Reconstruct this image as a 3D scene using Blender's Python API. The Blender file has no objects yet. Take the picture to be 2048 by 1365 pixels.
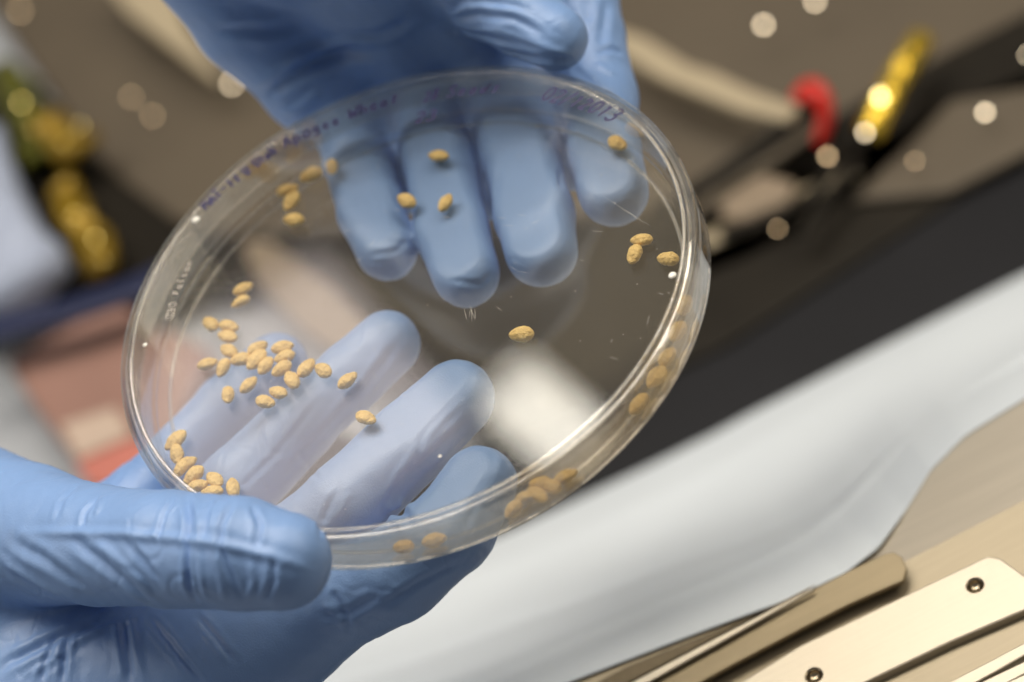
import bpy, bmesh, math, random
import numpy as np
from mathutils import Vector, Matrix

# ------------------------------------------------------------------ camera
F = 100 / 36 * 2048                    # focal length in photo pixels (2048 wide)
D0, PITCH, ROLL = 688.96, 0.805459, 0.473256
AIM = np.array([18.093, -19.691, 0.0])
Z0 = 300.0                             # dish floor sits 300 mm above the bench; lengths below in mm
H = 13.8                               # lid top above dish floor
fw = np.array([0, math.cos(PITCH), -math.sin(PITCH)])
Vv = np.array([0, math.sin(PITCH), math.cos(PITCH)])
Xv = np.array([1.0, 0, 0])
rt = math.cos(ROLL) * Xv - math.sin(ROLL) * Vv
up = math.sin(ROLL) * Xv + math.cos(ROLL) * Vv
CAM = AIM - fw * D0

def ray(px, py):
    d = fw + rt * (px - 1024) / F - up * (py - 682.5) / F
    return d
def P(px, py, z):
    """the point at height z (mm above the dish floor) that lies on the line of sight of photo pixel (px, py)"""
    d = ray(px, py)
    return CAM + d * (z - CAM[2]) / d[2]
def proj(q):
    q = np.asarray(q) - CAM
    d = q @ fw
    return np.stack([1024 + F * (q @ rt) / d, 682.5 - F * (q @ up) / d, d], -1)
def W(p):                              # mm -> world metres
    return ((p[0]) / 1000, (p[1]) / 1000, (p[2] + Z0) / 1000)

scene = bpy.context.scene
col = scene.collection
cd = bpy.data.cameras.new('camera')
cam = bpy.data.objects.new('camera', cd); col.objects.link(cam)
m = Matrix(((rt[0], up[0], -fw[0], 0), (rt[1], up[1], -fw[1], 0), (rt[2], up[2], -fw[2], 0), (0, 0, 0, 1)))
m.translation = Vector(W(CAM))
cam.matrix_world = m
cd.lens = 100; cd.sensor_width = 36; cd.clip_start = 0.01; cd.clip_end = 50
cd.dof.use_dof = True; cd.dof.focus_distance = 0.684; cd.dof.aperture_fstop = 6.4
scene.camera = cam

# ------------------------------------------------------------------ light
world = bpy.data.worlds.new('World'); scene.world = world; world.use_nodes = True
bg = world.node_tree.nodes['Background']
bg.inputs[0].default_value = (0.90, 0.92, 1.0, 1); bg.inputs[1].default_value = 0.095

def area_light(name, c, xdir, ydir, sx, sy, radiance, color):
    """a flat lamp of sx by sy mm whose face has the given radiance"""
    ld = bpy.data.lights.new(name, 'AREA'); ld.shape = 'RECTANGLE'
    ld.size = sx / 1000; ld.size_y = sy / 1000
    ld.energy = radiance * math.pi * ld.size * ld.size_y
    ld.color = color
    o = bpy.data.objects.new(name, ld); col.objects.link(o)
    x = Vector(xdir).normalized(); z = x.cross(Vector(ydir)).normalized(); y = z.cross(x)
    to = Vector((0, 0, 0)) - Vector(c)
    if (-z).dot(to) < 0:
        z = -z; y = -y
    mm = Matrix(((x[0], y[0], z[0], 0), (x[1], y[1], z[1], 0), (x[2], y[2], z[2], 0), (0, 0, 0, 1)))
    mm.translation = Vector(W(c)); o.matrix_world = mm
    return o
def mirror_hit(px, py, zc):
    """where the line of sight of a pixel goes after the lid mirrors it, at ceiling height zc"""
    q = P(px, py, H); d = ray(px, py).copy(); d[2] = -d[2]
    return q + d * (zc - q[2]) / d[2]
# overhead panel, the narrow tube whose reflection lies in the lid, then two dim added panels
area_light('overhead_panel', (-60, 480, 1050), (1, 0, 0), (0, 1, -0.4), 1300, 440, 10.5, (1.0, 0.93, 0.82))
a = mirror_hit(1030, 775, 1100); b = mirror_hit(1320, 1020, 1100)
c1 = mirror_hit(1083, 701, 1100); c2 = mirror_hit(974, 833, 1100)
ax = b - a; L = np.linalg.norm(ax); ax /= L
wv = c2 - c1; wv = wv - ax * (wv @ ax)
area_light('tube_lamp', (a + b) / 2, ax, wv, L * 1.25, np.linalg.norm(wv) * 0.85, 6.0, (1.0, 0.95, 0.84))
c = mirror_hit(400, 900, 1100)
area_light('haze_fill_panel', c, mirror_hit(700, 700, 1100) - c, (0, 1, 0.2), 350, 320, 1.8, (1.0, 0.88, 0.86))  # added unseen fill, mirrored by the lid as haze at left
c = mirror_hit(1190, 500, 1100); area_light('warm_fill_panel', c, mirror_hit(1320, 560, 1100) - c, (0, 1, 0.2), 260, 330, 0.38, (1.0, 0.80, 0.48))  # added unseen fill for a warm brown glow inside the dish
area_light('right_side_panel', (850, 60, 780), (0, 1, 0), (-1, 0, 1), 800, 420, 5.0, (1.0, 0.90, 0.72))
area_light('left_fill_panel', (-950, 250, 420), (0, 1, 0), (0, 0, 1), 600, 300, 2.6, (1.0, 0.90, 0.75))  # unseen lamp added to put bright streaks on the rim

scene.view_settings.view_transform = 'Standard'; scene.view_settings.look = 'None'
scene.view_settings.exposure = 0.0; scene.view_settings.gamma = 1
scene.cycles.use_denoising = True
scene.cycles.max_bounces = 16; scene.cycles.transmission_bounces = 12; scene.cycles.transparent_max_bounces = 24
scene.cycles.glossy_bounces = 6; scene.cycles.sample_clamp_indirect = 6.0
scene.cycles.caustics_refractive = True; scene.cycles.caustics_reflective = False
scene.cycles.blur_glossy = 0.5

# ------------------------------------------------------------------ helpers
def tag(o, label=None, cat=None, group=None, kind=None):
    if label: o['label'] = label
    if cat: o['category'] = cat
    if group: o['group'] = group
    if kind: o['kind'] = kind
    return o
def link(name, me, mat=None, parent=None):
    o = bpy.data.objects.new(name, me); col.objects.link(o)
    if mat is not None and me is not None and len(me.materials) == 0: me.materials.append(mat)
    if parent is not None: o.parent = parent
    return o
def empty(name, loc):
    o = bpy.data.objects.new(name, None); col.objects.link(o); o.location = W(loc)
    o.empty_display_size = 0.01
    return o
def mesh(name, vs, fs, smooth=True):
    """vs in mm (dish frame)"""
    me = bpy.data.meshes.new(name)
    vs = np.asarray(vs, float)
    me.from_pydata([W(v) for v in vs], [], [tuple(int(i) for i in f) for f in fs])
    me.update()
    if smooth: me.polygons.foreach_set('use_smooth', [True] * len(me.polygons))
    return me
def attach(o, parent):                 # parent without moving (parents are only translated)
    o.parent = parent
    o.matrix_parent_inverse = Matrix.Translation(-parent.location)
    return o
def part(name, me, mat, parent):
    o = link(name, me, mat); return attach(o, parent)

def node_mat(name, color, rough=0.5, metal=0.0, spec=0.5, noise=None, bump=None, var=0.12, scale=300, **kw):
    """Principled with a little noise in colour, roughness and relief"""
    mt = bpy.data.materials.new(name); mt.use_nodes = True
    nt = mt.node_tree; N = nt.nodes; Lk = nt.links
    b = N['Principled BSDF']
    b.inputs['Roughness'].default_value = rough; b.inputs['Metallic'].default_value = metal
    b.inputs['Specular IOR Level'].default_value = spec
    for k, v in kw.items(): b.inputs[k.replace('_', ' ')].default_value = v
    tc = N.new('ShaderNodeTexCoord'); mp = N.new('ShaderNodeMapping')
    Lk.new(tc.outputs['Object'], mp.inputs['Vector'])
    if noise: mp.inputs['Scale'].default_value = noise
    nz = N.new('ShaderNodeTexNoise'); nz.inputs['Scale'].default_value = scale; nz.inputs['Detail'].default_value = 5
    Lk.new(mp.outputs['Vector'], nz.inputs['Vector'])
    mx = N.new('ShaderNodeMix'); mx.data_type = 'RGBA'
    c = color
    mx.inputs['A'].default_value = (c[0] * (1 - var), c[1] * (1 - var), c[2] * (1 - var), 1)
    mx.inputs['B'].default_value = (min(1, c[0] * (1 + var)), min(1, c[1] * (1 + var)), min(1, c[2] * (1 + var)), 1)
    Lk.new(nz.outputs['Fac'], mx.inputs['Factor']); Lk.new(mx.outputs['Result'], b.inputs['Base Color'])
    if bump:
        n2 = N.new('ShaderNodeTexNoise'); n2.inputs['Scale'].default_value = bump[0]; n2.inputs['Detail'].default_value = 4
        Lk.new(mp.outputs['Vector'], n2.inputs['Vector'])
        bp = N.new('ShaderNodeBump'); bp.inputs['Strength'].default_value = bump[1]; bp.inputs['Distance'].default_value = bump[2]
        Lk.new(n2.outputs['Fac'], bp.inputs['Height']); Lk.new(bp.outputs['Normal'], b.inputs['Normal'])
    return mt

M = {}
M['glove'] = node_mat('blue_nitrile', (0.215, 0.355, 0.65), rough=0.42, spec=0.6, bump=(2200, 0.5, 0.00022), var=0.06, scale=60,
                      Subsurface_Weight=0.0)
M['seed'] = node_mat('wheat_seed', (0.80, 0.52, 0.185), rough=0.5, spec=0.4, bump=(1000, 1.0, 0.0008), var=0.38, scale=420)
M['bench'] = node_mat('bench_laminate', (0.42, 0.44, 0.47), rough=0.6, var=0.08, scale=9)
M['paper'] = node_mat('bench_paper', (0.68, 0.73, 0.78), rough=0.75, spec=0.2, bump=(60, 0.5, 0.001), var=0.05, scale=14)
M['black'] = node_mat('black_anodised', (0.010, 0.010, 0.012), rough=0.5, spec=0.2, var=0.3, scale=20)
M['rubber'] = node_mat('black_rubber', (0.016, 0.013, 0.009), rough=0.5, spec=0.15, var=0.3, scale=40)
M['tray'] = node_mat('brown_grey_case', (0.098, 0.076, 0.050), rough=0.6, var=0.22, scale=16)
M['strap'] = node_mat('beige_webbing', (0.40, 0.33, 0.22), rough=0.7, var=0.1, scale=90)
M['steel'] = node_mat('brushed_steel', (0.37, 0.31, 0.215), rough=0.48, metal=0.35, noise=(2, 30, 30), var=0.08, scale=30, bump=(60, 0.3, 0.0001))
M['pale_steel'] = node_mat('pale_brushed_steel', (0.56, 0.50, 0.41), rough=0.5, metal=0.3, noise=(1, 18, 18), var=0.12, scale=30)
M['bar'] = node_mat('machined_aluminium', (0.54, 0.48, 0.385), rough=0.46, metal=0.5, noise=(2, 40, 40), var=0.05, scale=30, bump=(80, 0.3, 0.0001))
M['tweezer'] = node_mat('tweezer_steel', (0.27, 0.215, 0.13), rough=0.5, metal=0.4, noise=(1, 20, 20), var=0.15, scale=25)
M['dark_steel'] = node_mat('shaded_arm_steel', (0.10, 0.075, 0.04), rough=0.4, metal=0.5, var=0.3)  # darkened to carry the shade in the gap at the second arm
M['dark_hole'] = node_mat('hole_thread', (0.50, 0.42, 0.30), rough=0.3, metal=1.0, var=0.2)
M['tan'] = node_mat('matte_tan', (0.25, 0.19, 0.13), rough=0.6, var=0.15, scale=40)
M['spark'] = node_mat('gold_glint', (1.0, 0.80, 0.30), rough=0.06, metal=1.0, var=0.05)
M['mirror_b'] = node_mat('dim_tan_screw', (0.62, 0.47, 0.30), rough=0.08, metal=1.0, var=0.05)  # tan tint makes these screws' highlights dimmer
M['red'] = node_mat('red_silicone', (0.62, 0.022, 0.012), rough=0.35, var=0.1, scale=60)
M['gold'] = node_mat('amber_film', (0.85, 0.55, 0.06), rough=0.16, metal=0.75, var=0.25, scale=45, bump=(90, 0.8, 0.004))
M['amber'] = node_mat('amber_film_dull', (0.26, 0.16, 0.01), rough=0.3, metal=0.3, var=0.9, scale=70, bump=(70, 0.9, 0.004))
M['olive'] = node_mat('olive_film', (0.10, 0.10, 0.01), rough=0.3, metal=0.3, var=0.9, scale=70, bump=(70, 0.9, 0.004))
M['mirror'] = node_mat('polished_screw', (0.98, 0.85, 0.66), rough=0.05, metal=1.0, var=0.03)
M['navy'] = node_mat('navy_plastic', (0.012, 0.018, 0.06), rough=0.4, var=0.2, scale=20)
M['pouch'] = node_mat('pale_blue_pouch', (0.40, 0.45, 0.58), rough=0.4, var=0.12, scale=18, bump=(25, 0.6, 0.003))
M['package'] = node_mat('russet_package', (0.30, 0.165, 0.13), rough=0.5, var=0.25, scale=25)
M['packlabel'] = node_mat('cream_label', (0.52, 0.40, 0.32), rough=0.6, var=0.08, scale=40)
M['redstripe'] = node_mat('red_print', (0.52, 0.17, 0.13), rough=0.5, var=0.08, scale=40)
M['ink'] = node_mat('indigo_marker', (0.018, 0.014, 0.085), rough=0.5, var=0.3, scale=600)
M['emboss'] = node_mat('raised_frosting', (0.62, 0.55, 0.48), rough=0.35, var=0.1, scale=600, Alpha=0.85)
M['white'] = node_mat('white_mark', (0.9, 0.87, 0.8), rough=0.2, var=0.03)  # off-white for the lid's nubs and scratches

def clear_sheet(name, tint=(0.997, 0.994, 0.985), dust=0.012, f0=0.052):
    """thin clear polystyrene: passes light straight through, mirrors by its angle (Schlick), carries a little dust"""
    mt = bpy.data.materials.new(name); mt.use_nodes = True
    nt = mt.node_tree; N = nt.nodes; Lk = nt.links; N.remove(N['Principled BSDF'])
    out = N['Material Output']
    tr = N.new('ShaderNodeBsdfTransparent'); tr.inputs[0].default_value = (*tint, 1)
    gl = N.new('ShaderNodeBsdfGlossy'); gl.inputs['Roughness'].default_value = 0.012
    ge = N.new('ShaderNodeNewGeometry')
    dt = N.new('ShaderNodeVectorMath'); dt.operation = 'DOT_PRODUCT'
    Lk.new(ge.outputs['Incoming'], dt.inputs[0]); Lk.new(ge.outputs['Normal'], dt.inputs[1])
    ab = N.new('ShaderNodeMath'); ab.operation = 'ABSOLUTE'; Lk.new(dt.outputs['Value'], ab.inputs[0])
    om = N.new('ShaderNodeMath'); om.operation = 'SUBTRACT'; om.inputs[0].default_value = 1; Lk.new(ab.outputs[0], om.inputs[1])
    pw = N.new('ShaderNodeMath'); pw.operation = 'POWER'; pw.inputs[1].default_value = 5; Lk.new(om.outputs[0], pw.inputs[0])
    ma = N.new('ShaderNodeMath'); ma.operation = 'MULTIPLY_ADD'; ma.inputs[1].default_value = 1 - f0; ma.inputs[2].default_value = f0
    Lk.new(pw.outputs[0], ma.inputs[0])
    mx = N.new('ShaderNodeMixShader'); Lk.new(ma.outputs[0], mx.inputs[0]); Lk.new(tr.outputs[0], mx.inputs[1]); Lk.new(gl.outputs[0], mx.inputs[2])
    tc = N.new('ShaderNodeTexCoord')
    vo = N.new('ShaderNodeTexVoronoi'); vo.inputs['Scale'].default_value = 210; Lk.new(tc.outputs['Object'], vo.inputs['Vector'])
    lt = N.new('ShaderNodeMath'); lt.operation = 'LESS_THAN'; lt.inputs[1].default_value = 0.035; Lk.new(vo.outputs['Distance'], lt.inputs[0])
    sx = N.new('ShaderNodeSeparateColor'); Lk.new(vo.outputs['Color'], sx.inputs[0])
    g2 = N.new('ShaderNodeMath'); g2.operation = 'GREATER_THAN'; g2.inputs[1].default_value = 0.55; Lk.new(sx.outputs[0], g2.inputs[0])
    mu = N.new('ShaderNodeMath'); mu.operation = 'MULTIPLY'; Lk.new(lt.outputs[0], mu.inputs[0]); Lk.new(g2.outputs[0], mu.inputs[1])
    nz = N.new('ShaderNodeTexNoise'); nz.inputs['Scale'].default_value = 35; nz.inputs['Detail'].default_value = 6
    Lk.new(tc.outputs['Object'], nz.inputs['Vector'])
    sm = N.new('ShaderNodeMath'); sm.operation = 'MULTIPLY'; sm.inputs[1].default_value = dust; Lk.new(nz.outputs['Fac'], sm.inputs[0])
    ad = N.new('ShaderNodeMath'); ad.operation = 'MULTIPLY_ADD'; ad.inputs[1].default_value = 0.5; Lk.new(mu.outputs[0], ad.inputs[0]); Lk.new(sm.outputs[0], ad.inputs[2])
    df = N.new('ShaderNodeBsdfDiffuse'); df.inputs[0].default_value = (0.75, 0.68, 0.62, 1)
    m2 = N.new('ShaderNodeMixShader'); Lk.new(ad.outputs[0], m2.inputs[0]); Lk.new(mx.outputs[0], m2.inputs[1]); Lk.new(df.outputs[0], m2.inputs[2])
    Lk.new(m2.outputs[0], out.inputs[0])
    return mt
M['sheet'] = clear_sheet('clear_polystyrene_sheet')
def rim_mat(glass=0.3):
    mt = clear_sheet('clear_polystyrene_rim', (0.995, 0.975, 0.94), 0.02, 0.085)
    nt = mt.node_tree; N = nt.nodes; out = N['Material Output']; src = out.inputs[0].links[0].from_socket
    b = N.new('ShaderNodeBsdfGlass'); b.inputs['IOR'].default_value = 1.58; b.inputs['Roughness'].default_value = 0.02
    b.inputs['Color'].default_value = (1.0, 0.975, 0.93, 1)
    mx = N.new('ShaderNodeMixShader'); mx.inputs[0].default_value = glass
    nt.links.new(src, mx.inputs[1]); nt.links.new(b.outputs[0], mx.inputs[2]); nt.links.new(mx.outputs[0], out.inputs[0])
    return mt
M['rim'] = rim_mat(0.25)
M['wall'] = rim_mat(0.03)
M['skirt'] = rim_mat(0.2)

# ------------------------------------------------------------------ implicit surfaces (hands)
def surface_nets(f, origin, h):
    s = f < 0
    nx, ny, nz = f.shape
    acc = np.zeros((nx - 1, ny - 1, nz - 1, 3), np.float32); cnt = np.zeros((nx - 1, ny - 1, nz - 1), np.float32)
    offs = [(0, 0, 0), (1, 0, 0), (0, 1, 0), (1, 1, 0), (0, 0, 1), (1, 0, 1), (0, 1, 1), (1, 1, 1)]
    sl = lambda A, o: A[o[0]:nx - 1 + o[0], o[1]:ny - 1 + o[1], o[2]:nz - 1 + o[2]]
    for i in range(8):
        for ax in range(3):
            o = offs[i]
            if o[ax]: continue
            p = list(o); p[ax] = 1; p = tuple(p)
            a, b = sl(f, o), sl(f, p)
            cr = (a < 0) != (b < 0)
            if not cr.any(): continue
            t = np.where(cr, a / np.where(cr, a - b, 1), 0)
            for k in range(3):
                v = float(o[k]) if k != ax else t
                acc[..., k] += np.where(cr, v, 0)
            cnt += cr
    act = cnt > 0
    idx = -np.ones(act.shape, np.int64); ii = np.argwhere(act); idx[act] = np.arange(len(ii))
    vs = (ii + acc[act] / cnt[act][:, None]) * h + origin
    faces = []
    for ax in range(3):
        b, c = (ax + 1) % 3, (ax + 2) % 3
        n = [nx, ny, nz]
        sa = [slice(0, n[0]), slice(0, n[1]), slice(0, n[2])]
        sb = list(sa); sa[ax] = slice(0, n[ax] - 1); sb[ax] = slice(1, n[ax])
        A, B = s[tuple(sa)], s[tuple(sb)]
        e = np.argwhere(A != B)
        ok = (e[:, b] > 0) & (e[:, b] < n[b] - 1) & (e[:, c] > 0) & (e[:, c] < n[c] - 1)
        e = e[ok]; fl = A[tuple(e.T)]
        def g(db, dc):
            q = e.copy(); q[:, b] += db; q[:, c] += dc; return idx[tuple(q.T)]
        q = np.stack([g(-1, -1), g(0, -1), g(0, 0), g(-1, 0)], 1)
        q[~fl] = q[~fl][:, ::-1]
        faces.append(q)
    fs = np.concatenate(faces)
    return vs, fs[(fs >= 0).all(1)]

def smin(a, b, k):
    hh = np.clip(0.5 + 0.5 * (b - a) / k, 0, 1)
    return b * (1 - hh) + a * hh - k * hh * (1 - hh)
def seg_sdf(X, p0, r0, p1, r1):
    d = p1 - p0; L2 = d @ d
    t = np.clip(((X - p0) @ d) / L2, 0, 1)
    q = X - p0 - t[..., None] * d
    return np.sqrt((q * q).sum(-1)) - (r0 + (r1 - r0) * t)

def waves(X, n, wl, seed):
    rng = np.random.default_rng(seed); out = np.zeros(len(X))
    for i in range(n):
        d = rng.normal(size=3); d /= np.linalg.norm(d); k = 2 * math.pi / (wl * rng.uniform(.6, 1.6))
        out += np.sin(X @ d * k + rng.uniform(0, 6.28))
    return out / math.sqrt(n)

def dish_sdf(X):
    r = np.sqrt(X[..., 0] ** 2 + X[..., 1] ** 2) - 75.15
    zc = (H - 1.2) / 2 + 0.0; zh = (H + 1.2) / 2 + 0.1
    dz = np.abs(X[..., 2] - zc) - zh
    return np.minimum(np.maximum(r, dz), 0) + np.sqrt(np.maximum(r, 0) ** 2 + np.maximum(dz, 0) ** 2)

def make_hand(name, fingers, palm, strokes, h=1.05, kf=5.0, seed=1):
    ch = {k: [(P(x, y, z), r) for x, y, z, r in v] for k, v in fingers.items()}
    if seed == 3: ch = {k: [(p, r * 1.03) for p, r in v] for k, v in ch.items()}
    pc = [[(P(x, y, z), r) for x, y, z, r in v] for v in palm]
    allp = [q for v in list(ch.values()) + pc for q in v]
    lo = np.min([p - r for p, r in allp], 0) - 4; hi = np.max([p + r for p, r in allp], 0) + 4
    n = np.ceil((hi - lo) / h).astype(int) + 1
    ax = [(lo[i] + h * np.arange(n[i])).astype(np.float32) for i in range(3)]
    BIG = 30.0
    def field(chain, k):
        f = np.full(n, BIG, np.float32)
        for (p0, r0), (p1, r1) in zip(chain[:-1], chain[1:]):
            a = np.minimum(p0 - r0, p1 - r1) - 10; b = np.maximum(p0 + r0, p1 + r1) + 10
            i0 = np.clip(((a - lo) / h).astype(int), 0, n); i1 = np.clip(((b - lo) / h).astype(int) + 1, 0, n)
            S = tuple(slice(i0[i], i1[i]) for i in range(3))
            X = np.stack(np.meshgrid(ax[0][S[0]], ax[1][S[1]], ax[2][S[2]], indexing='ij'), -1)
            g = seg_sdf(X, p0.astype(np.float32), r0, p1.astype(np.float32), r1)
            f[S] = smin(f[S], g, k)
        return f
    fp = np.full(n, BIG, np.float32)
    for v in pc: fp = smin(fp, field(v, 3.0), 9.0)
    f = fp.copy()
    for v in ch.values():
        f = smin(f, smin(fp, field(v, 1.5), kf), 1.6)
    X = np.stack(np.meshgrid(*ax, indexing='ij'), -1)
    f = -smin(-f, dish_sdf(X), 1.6)
    vs, fs = surface_nets(f, lo, h)
    del f, X, fp
    me = bpy.data.meshes.new('t'); me.from_pydata(vs.tolist(), [], fs.tolist()); me.update()
    bm = bmesh.new(); bm.from_mesh(me)
    for _ in range(3): bmesh.ops.smooth_vert(bm, verts=bm.verts, factor=0.5, use_axis_x=True, use_axis_y=True, use_axis_z=True)
    bm.to_mesh(me); bm.free()
    o = bpy.data.objects.new('t', me); col.objects.link(o)
    md = o.modifiers.new('s', 'SUBSURF'); md.levels = 1; md.render_levels = 1
    dg = bpy.context.evaluated_depsgraph_get(); me2 = bpy.data.meshes.new_from_object(o.evaluated_get(dg))
    bpy.data.objects.remove(o); me = me2
    nv = len(me.vertices); co = np.zeros(nv * 3); me.vertices.foreach_get('co', co); co = co.reshape(-1, 3)
    no = np.zeros(nv * 3); me.vertices.foreach_get('normal', no); no = no.reshape(-1, 3)
    pr = proj(co); view = CAM - co; view /= np.linalg.norm(view, axis=1)[:, None]
    front = (no * view).sum(1) > 0.0
    disp = 0.22 * waves(co, 14, 22, seed) + 0.06 * waves(co, 18, 6, seed + 1)
    wl = waves(co, 7, 17, seed + 5); mk = np.clip(waves(co, 6, 34, seed + 6) * 1.4 - .1, 0, 1)      # slack-film creases
    disp -= 0.12 * mk * (np.exp(-(wl / .13) ** 2) - .45 * np.exp(-((np.abs(wl) - .3) / .13) ** 2))
    wl = waves(co, 7, 11, seed + 15); mk = np.clip(waves(co, 6, 28, seed + 16) * 1.4 - .3, 0, 1)
    disp -= 0.10 * mk * np.exp(-(wl / .16) ** 2)
    fi = np.flatnonzero(front)
    for pts, wd, amp in strokes:
        wd *= 0.8; amp *= 0.85
        pts = np.array(pts, float); q3 = []
        seg = np.linalg.norm(np.diff(pts, axis=0), axis=1); tot = np.concatenate([[0], np.cumsum(seg)])
        for t in np.linspace(0, tot[-1], max(3, int(tot[-1] / 14) + 1)):
            x = np.interp(t, tot, pts[:, 0]); y = np.interp(t, tot, pts[:, 1])
            d2 = (pr[fi, 0] - x) ** 2 + (pr[fi, 1] - y) ** 2
            c = fi[d2 < 10 ** 2]
            if len(c) == 0: continue
            dm = pr[c, 2].min(); c = c[pr[c, 2] < dm + 2.5]
            q3.append(co[c].mean(0))
        if len(q3) < 2: continue
        q3 = np.array(q3)
        a = q3.min(0) - wd * 4; b = q3.max(0) + wd * 4
        ci = np.flatnonzero(((co > a) & (co < b)).all(1))
        if len(ci) == 0: continue
        best = np.full(len(ci), 1e9); tt = np.zeros(len(ci)); ns = len(q3) - 1
        for i in range(ns):
            d = q3[i + 1] - q3[i]; L2 = d @ d + 1e-9
            t = np.clip((co[ci] - q3[i]) @ d / L2, 0, 1)
            dd = np.linalg.norm(co[ci] - q3[i] - t[:, None] * d, axis=1)
            u = dd < best; best[u] = dd[u]; tt[u] = (i + t[u]) / ns
        s = best / wd
        fade = np.clip(np.minimum(tt, 1 - tt) * 5 + 0.12, 0, 1)
        disp[ci] += amp * fade * (np.exp(-s * s) - (0.5 if amp < 0 else 0.2) * np.exp(-(s - 2.0) ** 2 / 0.9))
    sd = dish_sdf(co)                       # keep contact patches flat against the plastic
    disp *= np.clip((sd + 0.1) / 1.2, 0.0, 1)
    co = co + no * disp[:, None]
    co[:, 2] += Z0; co /= 1000
    me.vertices.foreach_set('co', co.ravel()); me.update()
    me.polygons.foreach_set('use_smooth', [True] * len(me.polygons))
    me.name = name
    for i in range(len(me.materials)): pass
    me.materials.clear(); me.materials.append(M['glove'])
    return link(name, me)

upper = {
    'index': [(1228, 385, -7.5, 8.7), (1208, 300, -8.2, 9.2), (1200, 200, -11, 9.6), (1175, 80, -9, 10), (1140, -60, -2, 11.5), (1060, -220, 8, 13)],
    'middle': [(1084, 505, -7.5, 9.0), (1068, 430, -8.3, 9.8), (1042, 310, -9, 9.8), (1010, 190, -13, 10), (965, 60, 0, 11), (900, -100, 24, 13)],
    'ring': [(930, 548, -7.5, 8.6), (904, 460, -8.1, 9.2), (877, 320, -9, 9.2), (850, 205, -14, 9.6), (815, 80, 2, 10.5), (750, -80, 28, 13)],
    'pinky': [(772, 500, -8, 7.8), (742, 420, -8, 8.8), (712, 320, -10, 8.6), (690, 245, -14, 9.0), (640, 160, -6, 11)],
    'thumb': [(1108, 76, 17.5, 8.4), (1050, 42, 19, 9.8), (980, -12, 21, 11.6), (900, -95, 24, 13.5), (800, -230, 30, 17)],
}
upper_palm = [
    [(690, 245, -13, 8.0), (615, 165, -3, 12), (495, 30, 20, 14.0), (400, -130, 46, 18)],
    [(815, 80, 0, 11), (690, -40, 22, 14), (560, -200, 50, 19)],
    [(965, 60, 0, 10), (820, -60, 22, 14), (660, -230, 52, 21)],
    [(1130, -60, -2, 11), (960, -160, 22, 15), (760, -280, 55, 23)],
    [(880, -110, 26, 13), (740, -260, 50, 22), (620, -420, 80, 26)],
    [(640, 160, -6, 9), (815, 80, 0, 10), (965, 50, 2, 9), (1130, -40, -2, 10)],
    [(560, -200, 52, 21), (480, -420, 85, 27), (420, -600, 110, 27)],
    [(765, 210, -15, 6), (790, 330, -17, 5), (806, 400, -17, 3.5)], [(930, 190, -15, 6), (948, 300, -17, 5), (975, 410, -17, 3.5)],
    [(1095, 170, -15, 6), (1125, 270, -17, 5), (1143, 350, -17, 3.5)],
]
lower = {
    'index': [(958, 966, -8, 8.9), (900, 1062, -10, 10.6), (790, 1150, -17, 11.6), (640, 1215, -26, 13), (500, 1290, -32, 15)],
    'middle': [(912, 795, -8.5, 9.6), (820, 885, -9, 10.3), (700, 1000, -12, 10.6), (580, 1110, -20, 11.5), (430, 1240, -32, 14)],
    'ring': [(775, 688, -15, 8.6), (700, 755, -15, 8.8), (600, 850, -16, 9.2), (480, 970, -20, 10), (350, 1110, -30, 13)],
    'pinky': [(553, 728, -25, 8.4), (460, 812, -26, 8.8), (370, 915, -29, 9.4), (290, 1020, -34, 12), (220, 1120, -38, 15)],
    'thumb': [(568, 1122, 19, 11.3), (480, 1106, 20, 13.0), (340, 1098, 15, 13.6), (200, 1092, 7, 14.2), (60, 1072, -4, 17.5), (-120, 1040, -14, 23)],
}
lower_palm = [
    [(560, 1250, -30, 12), (380, 1330, -36, 17), (150, 1380, -40, 24), (-120, 1360, -44, 28)],
    [(430, 1240, -34, 12), (250, 1290, -38, 18), (50, 1300, -40, 26)],
    [(290, 1020, -38, 11), (180, 1120, -42, 17), (20, 1230, -44, 24), (-150, 1280, -44, 27)],
    [(640, 1225, -28, 11), (480, 1340, -36, 15), (300, 1440, -44, 20), (100, 1500, -46, 24)],
    [(60, 1072, -8, 15), (-60, 1120, -18, 26), (-300, 1230, -30, 31), (-480, 1300, -30, 30)],
]
g, r_ = -0.55, 0.45
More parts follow.
